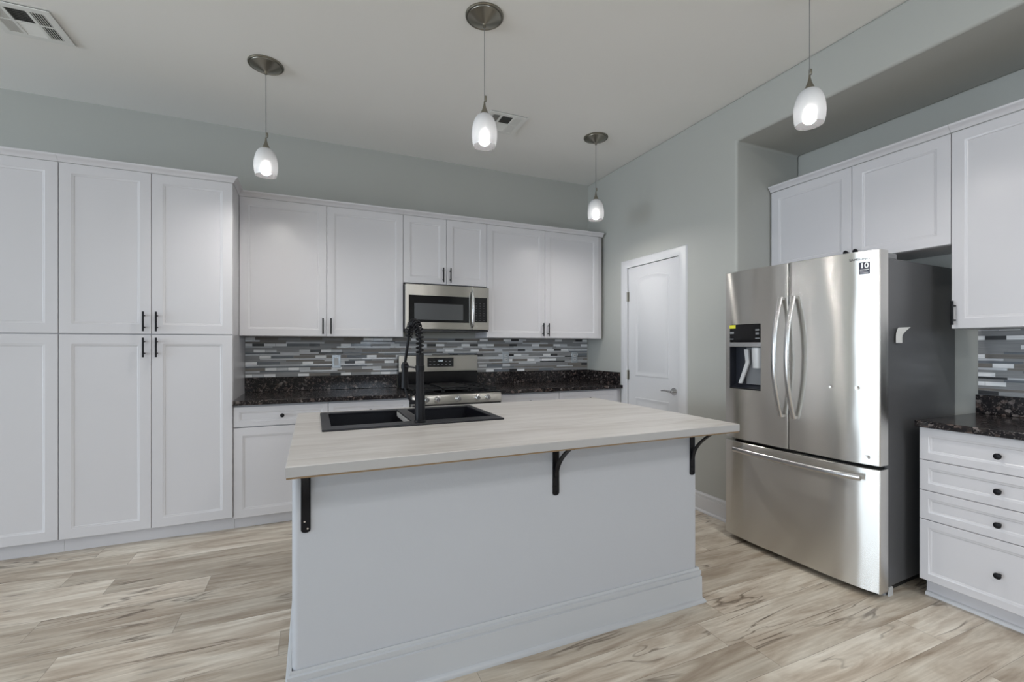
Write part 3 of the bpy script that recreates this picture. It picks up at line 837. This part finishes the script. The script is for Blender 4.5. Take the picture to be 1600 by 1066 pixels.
# sink
sk = thing('kitchen_sink', 'black double bowl drop in sink set in the island top', 'sink', (0,0,.9162))
SX = [.035,.076,.447,.502,.868,.905]; SY = [2.170,2.262,2.690,2.742]
MB().grid_xy(SX, SY, 0, .009, {(1,1),(3,1)}).build('rim', M['sink'], sk, bevel=.003)
def bowl(x0,x1,y0,y1):
    mb = MB(); r = .02
    def ring(ins, z): return [(x0+ins,y0+ins,z),(x1-ins,y0+ins,z),(x1-ins,y1-ins,z),(x0+ins,y1-ins,z)]
    inner = [ring(.0005,-.0002),ring(.006,-.17),ring(.02,-.19)]
    outer = [ring(.016,-.198),ring(.0,-.175),ring(-.006,-.0002)]
    mb.rings(inner+outer, False, False)
    b = len(mb.v)-24
    mb.f.append((b+8,b+9,b+10,b+11)); mb.m.append(0); mb.f.append((b+12,b+13,b+14,b+15)); mb.m.append(0)
    mb.f = [f for f in mb.f if not (set(f) & set(range(b+8,b+12)) and set(f) & set(range(b+12,b+16)))]
    mb.m = [0]*len(mb.f)
    o = mb.build('bowl', M['bowl'], sk, angle=40)
    MB().lathe([(.042,-.189),(.042,-.186),(.034,-.186),(.03,-.188)], ((x0+x1)/2,(y0+y1)/2,0), 24).build('drain', M['chrome'], o)
bowl(.076,.447,2.262,2.690); bowl(.502,.868,2.262,2.690)

# faucet
FX, FY, FZ = .478, 2.216, .9254
fa = thing('kitchen_faucet', 'tall black spring neck kitchen faucet standing on the sink rim', 'faucet', (FX,FY,FZ))
MB().lathe([(.028,0),(.028,.006),(.0245,.010),(.0245,.13),(.0195,.138),(.0190,.325),(.0170,.330)], (0,0,0), 28).build('post', M['black'], fa)
path = []; 
for k in range(9): path.append((0,0,.330+.075*k/8))
Ra = .105; ang = []
for k in range(1,25):
    a = PI*k/24; path.append((-.016*k/24, Ra-Ra*math.cos(a), .405+.085*math.sin(a)))
for k in range(1,8):
    path.append((-.016-.012*k/7, 2*Ra+.035*k/7, .405-.128*k/7))
MB().tube(path, .0075, 10).build('hose', M['black'], fa)
# spring coil along the first two thirds of the path
def resample(P, n):
    P = [Vector(p) for p in P]; L = [0]
    for a, b in zip(P, P[1:]): L.append(L[-1]+(b-a).length)
    out = []; j = 0
    for k in range(n):
        s_ = L[-1]*k/(n-1)
        while j < len(L)-2 and L[j+1] < s_: j += 1
        t = (s_-L[j])/(L[j+1]-L[j]); out.append(P[j].lerp(P[j+1], t))
    return out
cp_ = resample(path[:32], 420); turns = 17; hel = []
for i, p in enumerate(cp_):
    a = cp_[max(i-1,0)]; b = cp_[min(i+1,419)]; t = (b-a).normalized(); sx = Vector((1,0,0)); n2 = t.cross(sx).normalized()
    th = 2*PI*turns*i/419; hel.append(p+(sx*math.cos(th)+n2*math.sin(th))*.0175)
MB().tube(hel, .0040, 6).build('spring', M['black'], fa)
hx, hy = path[-1][0], path[-1][1]
MB().lathe([(.011,.285),(.0170,.278),(.0175,.20),(.0195,.168),(.0200,.145),(.016,.142)], (hx,hy,0), 20).build('spray_head', M['black'], fa)
arm = MB(); arm.tube([(0,.008,.262),(hx*.6,hy*.6,.262),(hx,hy-.014,.262)], .0045, 10); arm.lathe([(.0205,.252),(.0205,.272)], (hx,hy,0), 20); arm.lathe([(.0220,.250),(.0220,.275)], (0,0,0), 24)
arm.build('docking_arm', M['black'], fa)
lv = MB(); lv.tube([(-.015,.01,.095),(-.045,.022,.097)], .011, 14); lv.tube([(-.040,.020,.100),(-.056,.028,.125),(-.066,.034,.165)], [.006,.006,.0045], 10)
lv.build('lever', M['black'], fa)

# ------------------------------------------------------------------ pendants
def pendant(label, x, y):
    r = thing('pendant_light', label, 'pendant light', (x,y,ZC-.0005), 0, 'glass pendant lights')
    MB().lathe([(.103,0),(.103,-.006),(.100,-.0095),(.0965,-.0095),(.095,-.0075),(.091,-.0075),(.0895,-.011),(.04,-.034),(.012,-.046),(.009,-.050),(.008,-.062),(.003,-.064)], (0,0,0), 48).build('canopy', M['nickel'], r, angle=25)
    MB().tube([(0,0,-.060),(0,0,-.47)], .0022, 8).build('cord', M['cord'], r)
    MB().lathe([(.0065,-.432),(.0075,-.436),(.0075,-.455),(.0065,-.459)], (.006,0,0), 14).build('cord_grip', M['nickel'], r)
    MB().lathe([(.004,-.462),(.0055,-.478),(.010,-.498),(.0205,-.524),(.0225,-.532)], (0,0,0), 24).build('socket_cap', M['nickel'], r)
    prof = [(.018,-.5325),(.031,-.5355),(.043,-.545),(.054,-.562),(.0625,-.588),(.0675,-.620),(.0685,-.648),(.0665,-.676),(.0615,-.699),(.0595,-.705)]
    mb = MB(); mb.lathe(prof, (0,0,0), 40, caps=False); mb.build('glass_shade', M['shade'], r, angle=60)
    MB().lathe([(.012,-.5345),(.013,-.590),(.0135,-.6110)], (0,0,0), 20).build('bulb_base', M['light_plastic'], r)
    MB().lathe([(.013,-.6115),(.022,-.624),(.029,-.648),(.030,-.668),(.026,-.686),(.014,-.697),(.003,-.699)], (0,0,0), 24).build('bulb', M['bulb'], r)
pendant('glass pendant light hanging above the tall pantry corner, leftmost', -.2747, 3.2666)
pendant('glass pendant light hanging above the sink, beside a ceiling vent', .8486, 2.3133)
pendant('farthest and smallest glass pendant, in front of the back wall corner', 2.2161, 3.2804)
pendant('glass pendant light hanging in front of the refrigerator niche', 2.2193, 1.4537)

# ------------------------------------------------------------------ ceiling vents
def vent(label, cx_, cy_):
    r = thing('ceiling_vent', label, 'vent', (cx_,cy_,ZC-.0004), 0, 'white ceiling air vents')
    xs = [-.155,-.118,-.060,-.0435,.0435,.060,.118,.155]; ys = [-.155,-.117,-.006,.006,.117,.155]
    holes = {(i,j) for i in (1,3,5) for j in (1,3)}
    MB().grid_xy(xs, ys, -.010, -.004, holes).build('frame', M['vent'], r, bevel=.002)
    MB().box(-.150,.150,-.150,.150,-.0035,0).build('duct_opening', M['vent_dark'], r)
    for i in (1,3,5):
        for j in (1,3):
            mb = MB(); x0,x1,y0,y1 = xs[i],xs[i+1],ys[j],ys[j+1]
            if i == 3:
                n = 7; s_ = 1 if j == 1 else -1
                for k in range(n):
                    y = y0+(k+.5)*(y1-y0)/n
                    mb.rings([[(x0,y-.0058*s_,-.0098),(x0,y-.0050*s_,-.0098),(x0,y+.0058*s_,-.0040),(x0,y+.0050*s_,-.0040)],
                              [(x1,y-.0058*s_,-.0098),(x1,y-.0050*s_,-.0098),(x1,y+.0058*s_,-.0040),(x1,y+.0050*s_,-.0040)]])
            else:
                n = 5; s_ = 1 if i == 1 else -1
                for k in range(n):
                    x = x0+(k+.5)*(x1-x0)/n
                    mb.rings([[(x-.0045*s_,y0,-.0098),(x-.0037*s_,y0,-.0098),(x+.0045*s_,y0,-.0040),(x+.0037*s_,y0,-.0040)],
                              [(x-.0045*s_,y1,-.0098),(x-.0037*s_,y1,-.0098),(x+.0045*s_,y1,-.0040),(x+.0037*s_,y1,-.0040)]])
            mb.build('louvre', M['vent'], r, smooth=False)
vent('white square ceiling vent above the left pantry, in the top left corner', -1.4435, 3.358)
vent('white square ceiling vent behind the middle pendant light', 1.385, 3.360)
